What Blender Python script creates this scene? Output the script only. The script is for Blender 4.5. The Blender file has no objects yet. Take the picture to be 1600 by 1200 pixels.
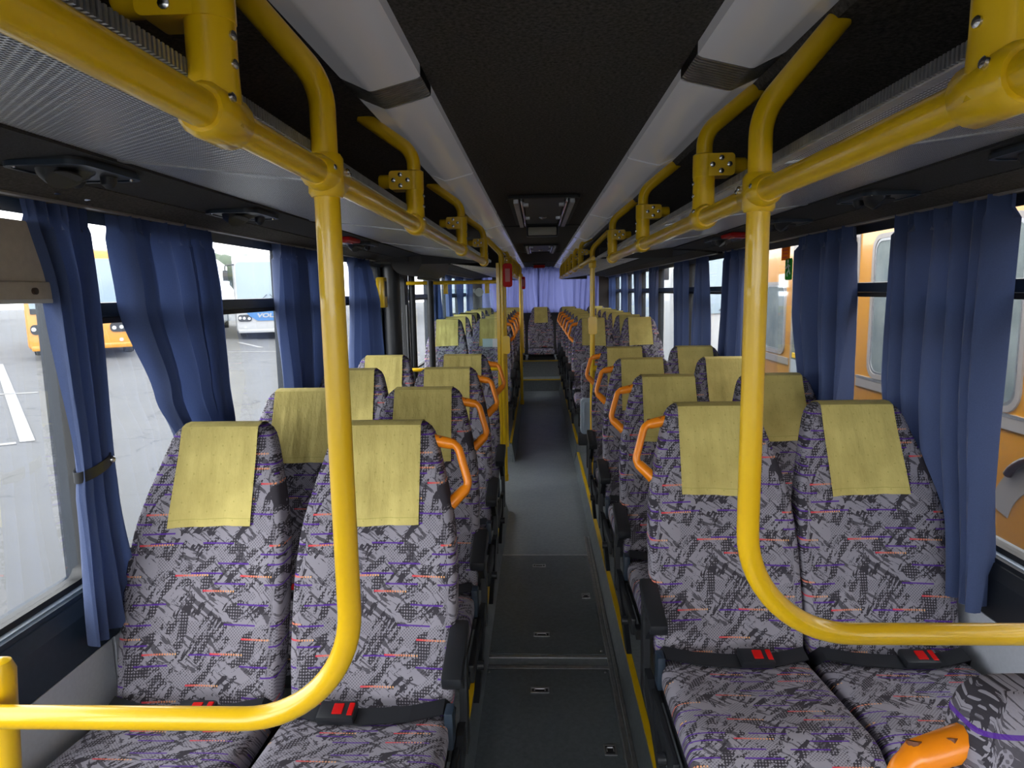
import bpy, bmesh, math, random
from mathutils import Vector, Matrix
random.seed(4)
S = bpy.context.scene
COL = S.collection
PI = math.pi

# ------------------------------------------------------------------ camera
F, VP, ROLL, CAMZ = 1040.0, (840.0, 455.0), math.radians(1.0), 1.6
dY = Vector((VP[0]-800, VP[1]-600, F)).normalized()
ca, cb = -math.sin(ROLL), -math.cos(ROLL)
dZ = Vector((ca, cb, -(ca*dY[0]+cb*dY[1])/dY[2])).normalized()
dX = dY.cross(dZ)
if dX[0] < 0: dX = -dX
right = Vector((dX[0], dY[0], dZ[0])); down = Vector((dX[1], dY[1], dZ[1])); fwd = Vector((dX[2], dY[2], dZ[2]))
cam_d = bpy.data.cameras.new('camera'); cam = bpy.data.objects.new('camera', cam_d); COL.objects.link(cam)
M4 = Matrix.Identity(4)
for i in range(3):
    M4[i][0] = right[i]; M4[i][1] = -down[i]; M4[i][2] = -fwd[i]
M4[2][3] = CAMZ
cam.matrix_world = M4
cam_d.sensor_width = 36; cam_d.lens = 36*F/1600; cam_d.clip_start = 0.03; cam_d.clip_end = 300
S.camera = cam

# ------------------------------------------------------------------ world, exposure
W = bpy.data.worlds.new('overcast'); S.world = W; W.use_nodes = True
bg = W.node_tree.nodes['Background']; bg.inputs[0].default_value = (0.98, 0.985, 1.0, 1); bg.inputs[1].default_value = 1.15
S.view_settings.view_transform = 'Standard'; S.view_settings.look = 'None'
S.view_settings.exposure = 2.55; S.view_settings.gamma = 1.0
S.view_settings.use_curve_mapping = False
sun_d = bpy.data.lights.new('veiled_sun', 'SUN'); sun_d.energy = 0.5; sun_d.angle = math.radians(60); sun_d.color = (1, .97, .92)
sun = bpy.data.objects.new('veiled_sun', sun_d); COL.objects.link(sun); sun.rotation_euler = (math.radians(38), math.radians(-28), 0)

# ------------------------------------------------------------------ materials
def mat(name, col=(.5,.5,.5), rough=.5, metal=0.0, coat=0.0, spec=.5):
    m = bpy.data.materials.new(name); m.use_nodes = True
    b = m.node_tree.nodes['Principled BSDF']
    b.inputs['Base Color'].default_value = (*col, 1); b.inputs['Roughness'].default_value = rough
    b.inputs['Metallic'].default_value = metal; b.inputs['Coat Weight'].default_value = coat
    b.inputs['Specular IOR Level'].default_value = spec
    return m
def bs(m): return m.node_tree.nodes['Principled BSDF']
def mm(nt, op, a, b=None, c=None):
    n = nt.nodes.new('ShaderNodeMath'); n.operation = op
    for i, v in enumerate((a, b, c)):
        if v is None: continue
        if isinstance(v, (int, float)): n.inputs[i].default_value = v
        else: nt.links.new(v, n.inputs[i])
    return n.outputs[0]
def noise(nt, vec, scale, detail=3, rough=.5, dist=0):
    n = nt.nodes.new('ShaderNodeTexNoise'); n.inputs['Scale'].default_value = scale; n.inputs['Detail'].default_value = detail
    n.inputs['Roughness'].default_value = rough; n.inputs['Distortion'].default_value = dist
    if vec is not None: nt.links.new(vec, n.inputs['Vector'])
    return n.outputs['Fac']
def mapping(nt, vec, scale=(1,1,1), rot=(0,0,0), loc=(0,0,0)):
    n = nt.nodes.new('ShaderNodeMapping'); n.inputs['Scale'].default_value = scale; n.inputs['Rotation'].default_value = rot
    n.inputs['Location'].default_value = loc
    nt.links.new(vec, n.inputs['Vector']); return n.outputs[0]
def rotscale(nt, vec, ang, scale, loc=(0,0,0)):
    return mapping(nt, mapping(nt, vec, (1,1,1), (0,0,math.radians(ang)), loc), scale)
def coords(nt, kind='Object'):
    return nt.nodes.new('ShaderNodeTexCoord').outputs[kind]
def mix(nt, fac, a, b):
    n = nt.nodes.new('ShaderNodeMix'); n.data_type = 'RGBA'
    if isinstance(fac, (int, float)): n.inputs[0].default_value = fac
    else: nt.links.new(fac, n.inputs[0])
    for k, v in ((6, a), (7, b)):
        if isinstance(v, tuple): n.inputs[k].default_value = (*v, 1)
        else: nt.links.new(v, n.inputs[k])
    return n.outputs[2]
def bump(nt, h, strength, dist=.002):
    n = nt.nodes.new('ShaderNodeBump'); n.inputs['Strength'].default_value = strength; n.inputs['Distance'].default_value = dist
    nt.links.new(h, n.inputs['Height']); return n.outputs[0]
def speckle(m, c1, c2, scale, strength=.15, kind='Object', rrange=None):
    nt = m.node_tree; co = coords(nt, kind)
    f = noise(nt, co, scale, 5, .6)
    nt.links.new(mix(nt, mm(nt, 'MULTIPLY_ADD', f, 2.2, -.6), c1, c2), bs(m).inputs['Base Color'])
    if strength: nt.links.new(bump(nt, f, strength), bs(m).inputs['Normal'])
    if rrange:
        g = noise(nt, co, scale*.15, 3)
        nt.links.new(mm(nt, 'MULTIPLY_ADD', g, rrange[1]-rrange[0], rrange[0]), bs(m).inputs['Roughness'])
    return m

YEL = mat('yellow_paint', (.78,.485,.004), .28, 0, .3)
speckle(YEL, (.70,.43,.004), (.78,.49,.005), 6, 0)
ORA = mat('orange_plastic', (.82,.24,.006), .3, 0, .2)
BLK = mat('black_plastic', (.012,.014,.018), .42)
BLKR = mat('black_rubber', (.010,.011,.013), .6)
NAVY = speckle(mat('navy_vinyl', (.016,.028,.045), .38), (.013,.024,.042), (.020,.034,.055), 60, .05)
WALLG = speckle(mat('grey_wall_panel', (.46,.49,.55), .5), (.44,.47,.53), (.50,.53,.59), 90, .05)
CHROME = mat('steel', (.6,.6,.62), .25, 1)
ALU = speckle(mat('aluminium_strip', (.42,.43,.45), .38, .85), (.34,.35,.37), (.5,.51,.53), 40, .05)
CARP = speckle(mat('dark_felt', (.03,.028,.026), .95, spec=.1), (.03,.028,.026), (.12,.11,.10), 140, .5)
DUCT = speckle(mat('grey_felt', (.045,.046,.05), .9, spec=.15), (.03,.031,.034), (.065,.065,.07), 220, .4)
LAMPG = mat('lamp_diffuser', (.56,.55,.58), .22, 0, .4)
bs(LAMPG).inputs['Emission Color'].default_value = (.95,.95,1,1); bs(LAMPG).inputs['Emission Strength'].default_value = .010  # lamps are off; faint glow stands in for window light on the diffusers
HOUS = mat('dark_housing', (.025,.023,.022), .6)
RED = mat('red_plastic', (.48,.005,.005), .5, spec=.2)
CREAM = speckle(mat('beige_blind', (.42,.36,.30), .8), (.38,.33,.27), (.46,.40,.33), 30, .05)
GREYP = mat('grey_seat_shell', (.34,.40,.47), .45)
WHITE = mat('white_paint', (.29,.30,.31), .3, 0, .3)
WLINE = speckle(mat('road_paint', (.2,.2,.2), .8), (.12,.12,.12), (.2,.2,.195), 6, 0)
BUSO = mat('orange_bodywork', (.44,.19,.010), .3, 0, .4)
BUSB = mat('blue_bodywork', (.03,.13,.33), .3, 0, .3)
DGL = mat('bus_glass', (.20,.26,.31), .12, 0, .2)
DGL2 = mat('side_glass', (.14,.17,.18), .10, 0, .2)
speckle(DGL2, (.10,.125,.13), (.22,.25,.25), 3.5, 0)
GREYB = mat('grey_bodywork', (.22,.20,.19), .4)
TYRE = mat('tyre', (.015,.015,.016), .8)
LENS = mat('headlamp_lens', (.55,.57,.6), .1, .3)
STKB = mat('pale_sticker', (.42,.62,.68), .5)
STKW = mat('white_sticker', (.72,.76,.80), .5)
HEDGE = speckle(mat('foliage', (.08,.12,.05), .9), (.04,.06,.04), (.08,.10,.07), 3, 0)

# vinyl floor
FLOOR = mat('floor_vinyl', (.055,.066,.072), .3)
speckle(FLOOR, (.17,.195,.21), (.24,.27,.29), 45, .06, rrange=(.26,.46))
FLOOR2 = mat('hatch_vinyl', (.055,.066,.072), .3)
speckle(FLOOR2, (.085,.103,.115), (.135,.157,.172), 55, .08, rrange=(.24,.44))
PLINTH = speckle(mat('plinth_vinyl', (.15,.17,.19), .45), (.12,.14,.155), (.19,.21,.23), 70, .05)

# asphalt with cracks
ASPH = mat('asphalt', (.2,.2,.2), .85)
nt = ASPH.node_tree; co = coords(nt)
n1 = noise(nt, co, .35, 6, .6); n2 = noise(nt, co, 25, 3)
v = nt.nodes.new('ShaderNodeTexVoronoi'); v.feature = 'DISTANCE_TO_EDGE'; v.inputs['Scale'].default_value = 1.3
w = nt.nodes.new('ShaderNodeVectorMath'); w.operation = 'MULTIPLY_ADD'
nn = nt.nodes.new('ShaderNodeTexNoise'); nn.inputs['Scale'].default_value = 1.6; nn.inputs['Detail'].default_value = 6
nt.links.new(co, nn.inputs['Vector']); nt.links.new(nn.outputs['Color'], w.inputs[0]); w.inputs[1].default_value = (.9,.9,.9); nt.links.new(co, w.inputs[2])
nt.links.new(w.outputs[0], v.inputs['Vector'])
crack = mm(nt, 'LESS_THAN', v.outputs['Distance'], .016)
crack = mm(nt, 'MULTIPLY', crack, mm(nt, 'GREATER_THAN', noise(nt, co, .8, 2), .47))
base = mix(nt, mm(nt, 'MULTIPLY_ADD', n1, 2.4, -.7), (.034,.036,.039), (.054,.056,.059))
base = mix(nt, mm(nt, 'MULTIPLY', n2, .25), base, (.085,.085,.085))
nt.links.new(mix(nt, mm(nt, 'MULTIPLY', crack, .75), base, (.014,.014,.015)), bs(ASPH).inputs['Base Color'])

# window glass: thin, clear, reflecting
def glass_mat(name, tint, haze=0.0):
    m = bpy.data.materials.new(name); m.use_nodes = True; nt = m.node_tree
    for n in list(nt.nodes): nt.nodes.remove(n)
    out = nt.nodes.new('ShaderNodeOutputMaterial'); t = nt.nodes.new('ShaderNodeBsdfTransparent'); t.inputs[0].default_value = (*tint, 1)
    g = nt.nodes.new('ShaderNodeBsdfGlossy'); g.inputs['Roughness'].default_value = .03; g.inputs[0].default_value = (.9,.95,1,1)
    fr = nt.nodes.new('ShaderNodeFresnel'); fr.inputs[0].default_value = 1.4
    ms = nt.nodes.new('ShaderNodeMixShader'); nt.links.new(mm(nt, 'MULTIPLY', fr.outputs[0], .22), ms.inputs[0]); nt.links.new(t.outputs[0], ms.inputs[1]); nt.links.new(g.outputs[0], ms.inputs[2])
    last = ms.outputs[0]
    if haze:
        d = nt.nodes.new('ShaderNodeBsdfTranslucent'); d.inputs[0].default_value = (.8,.87,.95,1)
        f = noise(nt, coords(nt), 3, 4, .6)
        m2 = nt.nodes.new('ShaderNodeMixShader'); nt.links.new(mm(nt, 'MULTIPLY', f, haze), m2.inputs[0]); nt.links.new(last, m2.inputs[1]); nt.links.new(d.outputs[0], m2.inputs[2]); last = m2.outputs[0]
    nt.links.new(last, out.inputs[0]); return m
GLASS = glass_mat('window_glass', (.975,.985,.985), .006)
SCREEN = glass_mat('screen_glass', (.86,.92,.93))

# curtain cloth
def cloth(name, c_front, c_trans, ftr):
    m = bpy.data.materials.new(name); m.use_nodes = True; nt = m.node_tree; b = bs(m)
    out = nt.nodes['Material Output']
    co = coords(nt); f = noise(nt, co, 300, 2)
    nt.links.new(mix(nt, f, tuple(.82*x for x in c_front), tuple(1.18*x for x in c_front)), b.inputs['Base Color'])
    b.inputs['Roughness'].default_value = .75; b.inputs['Specular IOR Level'].default_value = .25; b.inputs['Sheen Weight'].default_value = .15
    t = nt.nodes.new('ShaderNodeBsdfTranslucent'); t.inputs[0].default_value = (*c_trans, 1)
    ms = nt.nodes.new('ShaderNodeMixShader'); ms.inputs[0].default_value = ftr
    nt.links.new(b.outputs[0], ms.inputs[1]); nt.links.new(t.outputs[0], ms.inputs[2]); nt.links.new(ms.outputs[0], out.inputs[0])
    return m
STK1 = cloth('orange_label_film', (.50,.20,.012), (.75,.34,.03), .6)
STK2 = cloth('green_label_film', (.03,.20,.05), (.05,.30,.08), .6)
CURT = cloth('blue_curtain_cloth', (.055,.080,.175), (.09,.14,.34), .2)
CURTB = cloth('rear_curtain_cloth', (.085,.10,.24), (.20,.22,.48), .42)

# headrest cover cloth: olive yellow with small raised dots
COVER = mat('headrest_cloth', (.50,.46,.11), .75, spec=.25)
nt = COVER.node_tree; uv = coords(nt, 'UV')
sep = nt.nodes.new('ShaderNodeSeparateXYZ'); nt.links.new(uv, sep.inputs[0])
U, V = sep.outputs[0], sep.outputs[1]
def lattice(nt, U, V, k):
    a = mm(nt, 'SINE', mm(nt, 'MULTIPLY', U, k)); b = mm(nt, 'SINE', mm(nt, 'MULTIPLY', V, k)); return mm(nt, 'MULTIPLY', a, b)
dots = mm(nt, 'GREATER_THAN', lattice(nt, U, V, 130), .955)
stain = noise(nt, uv, 9, 4, .6)
c = mix(nt, mm(nt, 'MULTIPLY_ADD', stain, 2, -.55), (.44,.365,.115), (.62,.525,.18))
c = mix(nt, mm(nt, 'MULTIPLY', dots, .45), c, (.30,.27,.06))
hem = mm(nt, 'LESS_THAN', mm(nt, 'ABSOLUTE', mm(nt, 'SUBTRACT', V, .887)), .0012)
c = mix(nt, mm(nt, 'MULTIPLY', hem, .6), c, (.34,.31,.07))
nt.links.new(c, bs(COVER).inputs['Base Color'])
wr = noise(nt, mapping(nt, uv, (3,1,1)), 16, 4, .55)
nt.links.new(bump(nt, wr, .35, .01), bs(COVER).inputs['Normal'])

# seat moquette
MOQ = mat('patterned_moquette', (.3,.3,.33), .85, spec=.2)
nt = MOQ.node_tree; uv = coords(nt, 'UV')
sep = nt.nodes.new('ShaderNodeSeparateXYZ'); nt.links.new(uv, sep.inputs[0]); U, V = sep.outputs[0], sep.outputs[1]
base = mix(nt, noise(nt, uv, 7, 3), (.215,.205,.245), (.315,.305,.355))
base = mix(nt, mm(nt, 'MULTIPLY', noise(nt, uv, 500, 1), .22), base, (.17,.15,.19))
# brush strokes, two directions, warped
wn_ = nt.nodes.new('ShaderNodeTexNoise'); wn_.inputs['Scale'].default_value = 5.5; wn_.inputs['Detail'].default_value = 1; nt.links.new(uv, wn_.inputs['Vector'])
wv = nt.nodes.new('ShaderNodeVectorMath'); wv.operation = 'MULTIPLY_ADD'; nt.links.new(wn_.outputs['Color'], wv.inputs[0]); wv.inputs[1].default_value = (.085,.085,0); nt.links.new(uv, wv.inputs[2])
wuv = wv.outputs[0]
s1 = noise(nt, rotscale(nt, wuv, -48, (13,58,1)), 1.0, 5, .62, .15)
s2 = noise(nt, rotscale(nt, wuv, 38, (11,80,1), (3,5,0)), 1.0, 5, .62, .15)
area = noise(nt, mapping(nt, uv, (1,1,1), (0,0,0), (7,2,0)), 11, 2)
hexl = lattice(nt, mm(nt, 'ADD', U, V), mm(nt, 'SUBTRACT', U, V), 430)
fine = lattice(nt, U, V, 760)
mA = mm(nt, 'MULTIPLY', mm(nt, 'GREATER_THAN', s1, .50), mm(nt, 'GREATER_THAN', noise(nt, mapping(nt, uv, (1,1,1), (0,0,0), (1,9,0)), 15, 3), .44))
mB = mm(nt, 'GREATER_THAN', s2, .55)
hx = mm(nt, 'LESS_THAN', hexl, .32)
solid = mm(nt, 'GREATER_THAN', area, .56)
dA = mm(nt, 'MULTIPLY', mA, mm(nt, 'MAXIMUM', hx, solid))
dB = mm(nt, 'MULTIPLY', mm(nt, 'MULTIPLY', mB, mm(nt, 'GREATER_THAN', area, .46)), .8)
mC = mm(nt, 'MULTIPLY', mm(nt, 'MULTIPLY', mm(nt, 'LESS_THAN', area, .47), mm(nt, 'GREATER_THAN', fine, .25)), .6)
dark = mm(nt, 'MINIMUM', mm(nt, 'MAXIMUM', mm(nt, 'MAXIMUM', dA, dB), mC), 1)
c = mix(nt, mm(nt, 'MULTIPLY', dark, .93), base, (.022,.019,.026))
def dashes(nt, U, V, rows, per, width, length, keep, seed):
    rv = mm(nt, 'MULTIPLY_ADD', V, rows, seed); row = mm(nt, 'FLOOR', rv)
    wn = nt.nodes.new('ShaderNodeTexWhiteNoise'); wn.noise_dimensions = '1D'; nt.links.new(mm(nt, 'ADD', row, seed*7.3), wn.inputs['W'])
    t = mm(nt, 'MULTIPLY_ADD', wn.outputs['Value'], 9.7, mm(nt, 'MULTIPLY', U, per)); cell = mm(nt, 'FLOOR', t); ft = mm(nt, 'FRACT', t)
    wn2 = nt.nodes.new('ShaderNodeTexWhiteNoise'); wn2.noise_dimensions = '2D'
    cx = nt.nodes.new('ShaderNodeCombineXYZ'); nt.links.new(row, cx.inputs[0]); nt.links.new(cell, cx.inputs[1]); nt.links.new(cx.outputs[0], wn2.inputs['Vector'])
    on = mm(nt, 'LESS_THAN', wn2.outputs['Value'], keep)
    fr = mm(nt, 'FRACT', rv)
    return mm(nt, 'MULTIPLY', mm(nt, 'MULTIPLY', mm(nt, 'LESS_THAN', fr, width), mm(nt, 'LESS_THAN', ft, length)), on), ft
d1, _ = dashes(nt, U, V, 40, 7, .17, .62, .52, 3.1)
c = mix(nt, mm(nt, 'MULTIPLY', d1, .9), c, (.085,.022,.27))
d2, ft = dashes(nt, U, V, 26, 5.5, .12, .5, .42, 8.7)
rc = mix(nt, mm(nt, 'MULTIPLY', ft, 2), (.62,.03,.07), (.78,.42,.18))
brk = mm(nt, 'GREATER_THAN', mm(nt, 'SINE', mm(nt, 'MULTIPLY', U, 900)), mm(nt, 'MULTIPLY_ADD', ft, 2.4, -1.2))
c = mix(nt, mm(nt, 'MULTIPLY', mm(nt, 'MULTIPLY', d2, brk), .9), c, rc)
nt.links.new(c, bs(MOQ).inputs['Base Color'])
nt.links.new(bump(nt, noise(nt, uv, 420, 2), .25, .0015), bs(MOQ).inputs['Normal'])

# perforated aluminium
PERF = mat('perforated_aluminium', (.4,.41,.44), .32, .55)
nt = PERF.node_tree; uv = coords(nt, 'UV'); sep = nt.nodes.new('ShaderNodeSeparateXYZ'); nt.links.new(uv, sep.inputs[0])
L = lattice(nt, sep.outputs[0], sep.outputs[1], 430)
hole = mm(nt, 'GREATER_THAN', mm(nt, 'ABSOLUTE', L), .42)
nt.links.new(mix(nt, hole, (.70,.71,.74), (.07,.072,.08)), bs(PERF).inputs['Base Color'])
nt.links.new(mm(nt, 'MULTIPLY_ADD', hole, .3, .3), bs(PERF).inputs['Roughness'])
nt.links.new(bump(nt, L, .5, .001), bs(PERF).inputs['Normal'])

# ------------------------------------------------------------------ mesh helpers
class MB:
    def __init__(s): s.v = []; s.f = []; s.uv = {}
    def add(s, vs, fs, uvs=None):
        o = len(s.v); s.v += [tuple(p) for p in vs]; s.f += [tuple(i+o for i in f) for f in fs]
        if uvs:
            for i, u in enumerate(uvs): s.uv[o+i] = u
        return s
    def box(s, x0, x1, y0, y1, z0, z1, bev=0, rot=None, piv=None):
        bm = bmesh.new(); bmesh.ops.create_cube(bm, size=1)
        for q in bm.verts:
            q.co = Vector(((x0+x1)/2+q.co.x*(x1-x0), (y0+y1)/2+q.co.y*(y1-y0), (z0+z1)/2+q.co.z*(z1-z0)))
        if bev: bmesh.ops.bevel(bm, geom=bm.edges[:]+bm.verts[:], offset=bev, segments=2, profile=.6, affect='EDGES')
        if rot is not None:
            p = Vector(piv) if piv else Vector(((x0+x1)/2, (y0+y1)/2, (z0+z1)/2))
            for q in bm.verts: q.co = rot @ (q.co-p) + p
        bm.verts.index_update()
        s.add([q.co[:] for q in bm.verts], [[q.index for q in f.verts] for f in bm.faces]); bm.free(); return s
    def loft(s, rings, caps=True, uvs=None, closed=True):
        n = len(rings[0]); vs = [p for r in rings for p in r]; fs = []
        for i in range(len(rings)-1):
            for j in range(n if closed else n-1):
                a = i*n+j; b = i*n+(j+1) % n
                fs.append((a, b, b+n, a+n))
        if caps: fs.append(tuple(range(n-1, -1, -1))); fs.append(tuple((len(rings)-1)*n+j for j in range(n)))
        return s.add(vs, fs, [u for r in uvs for u in r] if uvs else None)
    def tube(s, pts, r, n=14, caps=True, flat=None):
        pts = [Vector(p) for p in pts]; k = len(pts); R = r if isinstance(r, (list, tuple)) else [r]*k
        T = [(pts[min(i+1, k-1)]-pts[max(i-1, 0)]).normalized() for i in range(k)]
        a = Vector((0, 0, 1)) if abs(T[0].z) < .9 else Vector((1, 0, 0))
        N = T[0].cross(a).normalized(); rings = []
        for i in range(k):
            N = (N - T[i]*N.dot(T[i])).normalized(); B = T[i].cross(N)
            rings.append([tuple(pts[i]+(N*math.cos(2*PI*j/n)+B*math.sin(2*PI*j/n))*R[i]) for j in range(n)])
        return s.loft(rings, caps)
    def prism(s, prof, axis, a, b):
        def P(u, w, t): return {'x': (t, u, w), 'y': (u, t, w), 'z': (u, w, t)}[axis]
        n = len(prof)
        return s.loft([[P(u, w, a) for u, w in prof], [P(u, w, b) for u, w in prof]])
    def sphere(s, c, r, n=10, m=6, sc=(1,1,1)):
        rings = [[(c[0]+sc[0]*r*math.sin(PI*(i+.02)/(m+.04))*math.cos(2*PI*j/n), c[1]+sc[1]*r*math.sin(PI*(i+.02)/(m+.04))*math.sin(2*PI*j/n), c[2]+sc[2]*r*math.cos(PI*(i+.02)/(m+.04))) for j in range(n)] for i in range(m+1)]
        return s.loft(rings)
    def cyl(s, p, q, r, n=16): return s.tube([p, q], r, n)
    def build(s, name, m, parent=None, smooth=False, fix=True, uvscale=None):
        me = bpy.data.meshes.new(name); me.from_pydata(s.v, [], s.f); me.materials.append(m)
        if s.uv:
            ul = me.uv_layers.new(name='UVMap')
            for l in me.loops: ul.data[l.index].uv = s.uv.get(l.vertex_index, (0, 0))
        if fix:
            bm = bmesh.new(); bm.from_mesh(me); bmesh.ops.recalc_face_normals(bm, faces=bm.faces[:]); bm.to_mesh(me); bm.free()
        if smooth:
            me.polygons.foreach_set('use_smooth', [True]*len(me.polygons)); me.set_sharp_from_angle(angle=math.radians(42))
        me.update()
        o = bpy.data.objects.new(name, me); COL.objects.link(o)
        if parent: o.parent = parent
        return o
def tag(o, label=None, cat=None, group=None, kind=None):
    if label: o['label'] = label
    if cat: o['category'] = cat
    if group: o['group'] = group
    if kind: o['kind'] = kind
    return o
def thing(name, loc, label, cat, group=None, rz=0):
    o = bpy.data.objects.new(name, None); COL.objects.link(o); o.location = loc; o.rotation_euler = (0, 0, rz); o.empty_display_size = .1
    return tag(o, label, cat, group)
def copy_tree(o, parent=None):
    c = o.copy(); COL.objects.link(c); c.parent = parent
    for ch in list(o.children): copy_tree(ch, c)
    return c
def struct(o): o['kind'] = 'structure'; return o
def fillet(pts, rad, n=8):
    out = [Vector(pts[0])]
    for i in range(1, len(pts)-1):
        p = Vector(pts[i]); a = (Vector(pts[i-1])-p); b = (Vector(pts[i+1])-p)
        r = rad[i-1] if isinstance(rad, (list, tuple)) else rad
        ang = a.angle(b); d = min(r/math.tan(ang/2), a.length*.49 if i > 1 else a.length*.95, b.length*.95)
        rr = d*math.tan(ang/2); a.normalize(); b.normalize()
        c = p+(a+b).normalized()*(rr/math.sin(ang/2)); s0 = p+a*d-c; s1 = p+b*d-c; th = s0.angle(s1)
        for k in range(n+1):
            t = k/n; out.append(c+(s0*math.sin((1-t)*th)+s1*math.sin(t*th))/math.sin(th))
    out.append(Vector(pts[-1])); return out
def rrect(u0, u1, w0, w1, r, n=5):
    P = []
    for cx, cy, a0 in ((u1-r, w1-r, 0), (u0+r, w1-r, 90), (u0+r, w0+r, 180), (u1-r, w0+r, 270)):
        for k in range(n+1):
            a = math.radians(a0+90*k/n); P.append((cx+r*math.cos(a), cy+r*math.sin(a)))
    return P
def frame_ring(mb, outer, inner, axis, a, b):
    def P(u, w, t): return {'x': (t, u, w), 'y': (u, t, w), 'z': (u, w, t)}[axis]
    n = len(outer)
    rings = [[P(*p, a) for p in outer], [P(*p, b) for p in outer], [P(*p, b) for p in inner], [P(*p, a) for p in inner], [P(*p, a) for p in outer]]
    return mb.loft(rings, caps=False)
def MX(x): return .07-x       # mirror across the bus centre line

# ------------------------------------------------------------------ structure of the bus
Y0, Y1 = -1.7, 12.1
fl = struct(MB().box(-1.27, 1.34, Y0, Y1, -.10, 0).build('floor', FLOOR))
for nm, x0, x1, ya, yb, h in (('plinth', -1.19, -.262, 1.05, 4.72, .10), ('plinth', .352, 1.26, Y0+.1, 6.10, .10),
                              ('plinth', -1.19, -.262, 6.14, 11.0, .19), ('plinth', .352, 1.26, 6.10, 11.0, .19)):
    MB().box(x0, x1, ya, yb, 0, h).build(nm, PLINTH, fl)
    sx = x1 if x0 < 0 else x0; sg = 1 if x0 < 0 else -1
    MB().prism([(sx, 0), (sx+sg*.03, 0), (sx, h)], 'y', ya, yb).build('riser', FLOOR2, fl)
    MB().box(min(sx, sx-sg*.022)+sg*.003, max(sx, sx-sg*.022)+sg*.003, ya, yb, h-.012, h+.003).build('yellow_edge_strip', YEL, fl)
MB().box(-.262, .352, 10.66, 11.0, 0, .19).build('step', FLOOR, fl)
MB().box(-.262, .352, 10.645, 10.68, .175, .194).build('yellow_edge_strip', YEL, fl)
MB().box(-1.19, 1.26, 11.0, Y1-.05, 0, .46).build('bench_plinth', FLOOR, fl)
MB().box(-.262, .352, 10.985, 11.02, .447, .466).build('yellow_edge_strip', YEL, fl)
for x0, x1, ya, yb in ((.285, .300, 1.2, 4.2), (.306, .318, 1.2, 4.2), (-.245, .285, 2.650, 2.672), (-.245, .285, 2.735, 2.757), (-.245, .285, 3.88, 3.895)):
    MB().box(x0, x1, ya, yb, 0, .005, .001).build('floor_strip', ALU, fl)

def hatch(y0, y1, latches, label):
    t = thing('floor_hatch', (0.02, (y0+y1)/2, 0), label, 'floor hatch', 'hatches in the aisle floor')
    h = (y1-y0)/2
    MB().box(-.258, .258, -h, h, 0.0005, .006, .0015).build('hatch_panel', FLOOR2, t)
    for lx, ly, rz in latches:
        lx -= .02; ly -= (y0+y1)/2
        a, b = (.038, .019) if rz == 0 else (.022, .028)
        m = MB(); frame_ring(m, rrect(lx-a, lx+a, ly-b, ly+b, .003), rrect(lx-a+.006, lx+a-.006, ly-b+.006, ly+b-.006, .002), 'z', .006, .009)
        l = m.build('latch', ALU, t)
        MB().box(lx-a+.006, lx+a-.006, ly-b+.006, ly+b-.006, .0055, .0066).build('latch_well', BLK, l)
        MB().tube(fillet([(lx-a*.55, ly-b*.3, .008), (lx-a*.55, ly+b*.4, .008), (lx+a*.55, ly+b*.4, .008), (lx+a*.55, ly-b*.3, .008)], .004, 3), .0022, 6).build('pull_ring', ALU, l)
    for sx in (-.245, .245):
        for sy in (-h+.025, h-.025): MB().sphere((sx, sy, .006), .006, 8, 4, (1, 1, .4)).build('screw', CHROME, t, True)
hatch(1.2, 2.645, ((-.01, 2.49, 0), (.235, 2.14, 1)), 'dark floor hatch with two latches beside the first seat rows')
hatch(2.762, 3.875, ((0, 2.93, 0), (.235, 3.33, 1), (-.01, 3.72, 0)), 'dark floor hatch with three latches in the middle of the aisle')

def wall(side):
    m = (lambda x: x) if side == 'left' else MX
    segs = ((Y0, 5.12), (6.12, Y1)) if side == 'left' else ((Y0, Y1),)
    mb = MB()
    for a, b in segs: mb.prism([(m(-1.28), -.3), (m(-1.20), -.3), (m(-1.20), .84), (m(-1.28), .84)], 'y', a, b)
    mb.prism([(m(-1.30), 1.82), (m(-1.20), 1.80), (m(-1.17), 1.845), (m(-1.17), 2.06), (m(-1.30), 2.06)], 'y', Y0, Y1)
    o = struct(mb.build('wall_'+side, NAVY if side == 'left' else BLK))
    cuts = [Y0, .2, 1.69, 3.1, 5.12] if side == 'left' else [Y0, 1.3, 2.75, 4.2, 5.65, 7.1, 8.6, 10.1, Y1]
    pan = list(zip(cuts[:-1], cuts[1:]))
    if side == 'left': pan += [(6.12, 7.5), (7.5, 9.0), (9.0, 10.5), (10.5, Y1)]
    for a, b in pan: MB().box(*sorted((m(-1.20), m(-1.188))), a+.006, b-.006, 0, .668).build('wall_panel', WALLG, o)
    for a, b in segs:
        MB().prism([(m(-1.20), .675), (m(-1.182), .675), (m(-1.182), .79), (m(-1.196), .825), (m(-1.28), .86), (m(-1.28), .84), (m(-1.20), .80)], 'y', a, b).build('sill_band', NAVY if side == 'left' else BLK, o)
        MB().prism([(m(-1.236), .846), (m(-1.215), .838), (m(-1.215), .842), (m(-1.236), .850)], 'y', a, b).build('sill_strip', mat('sill_'+side, (.30,.36,.44), .35), o)
    return o
wl = wall('left'); wr_ = wall('right')
PL = [Y0, .3, 1.715, 3.25, 4.67, 5.12]; PL2 = [6.16, 7.55, 9.0, 10.4, Y1]
PR = [Y0, .10, 1.54, 2.98, 4.42, 5.85, 7.29, 8.5, 9.75, 11.2, Y1]
wn = 0
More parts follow.
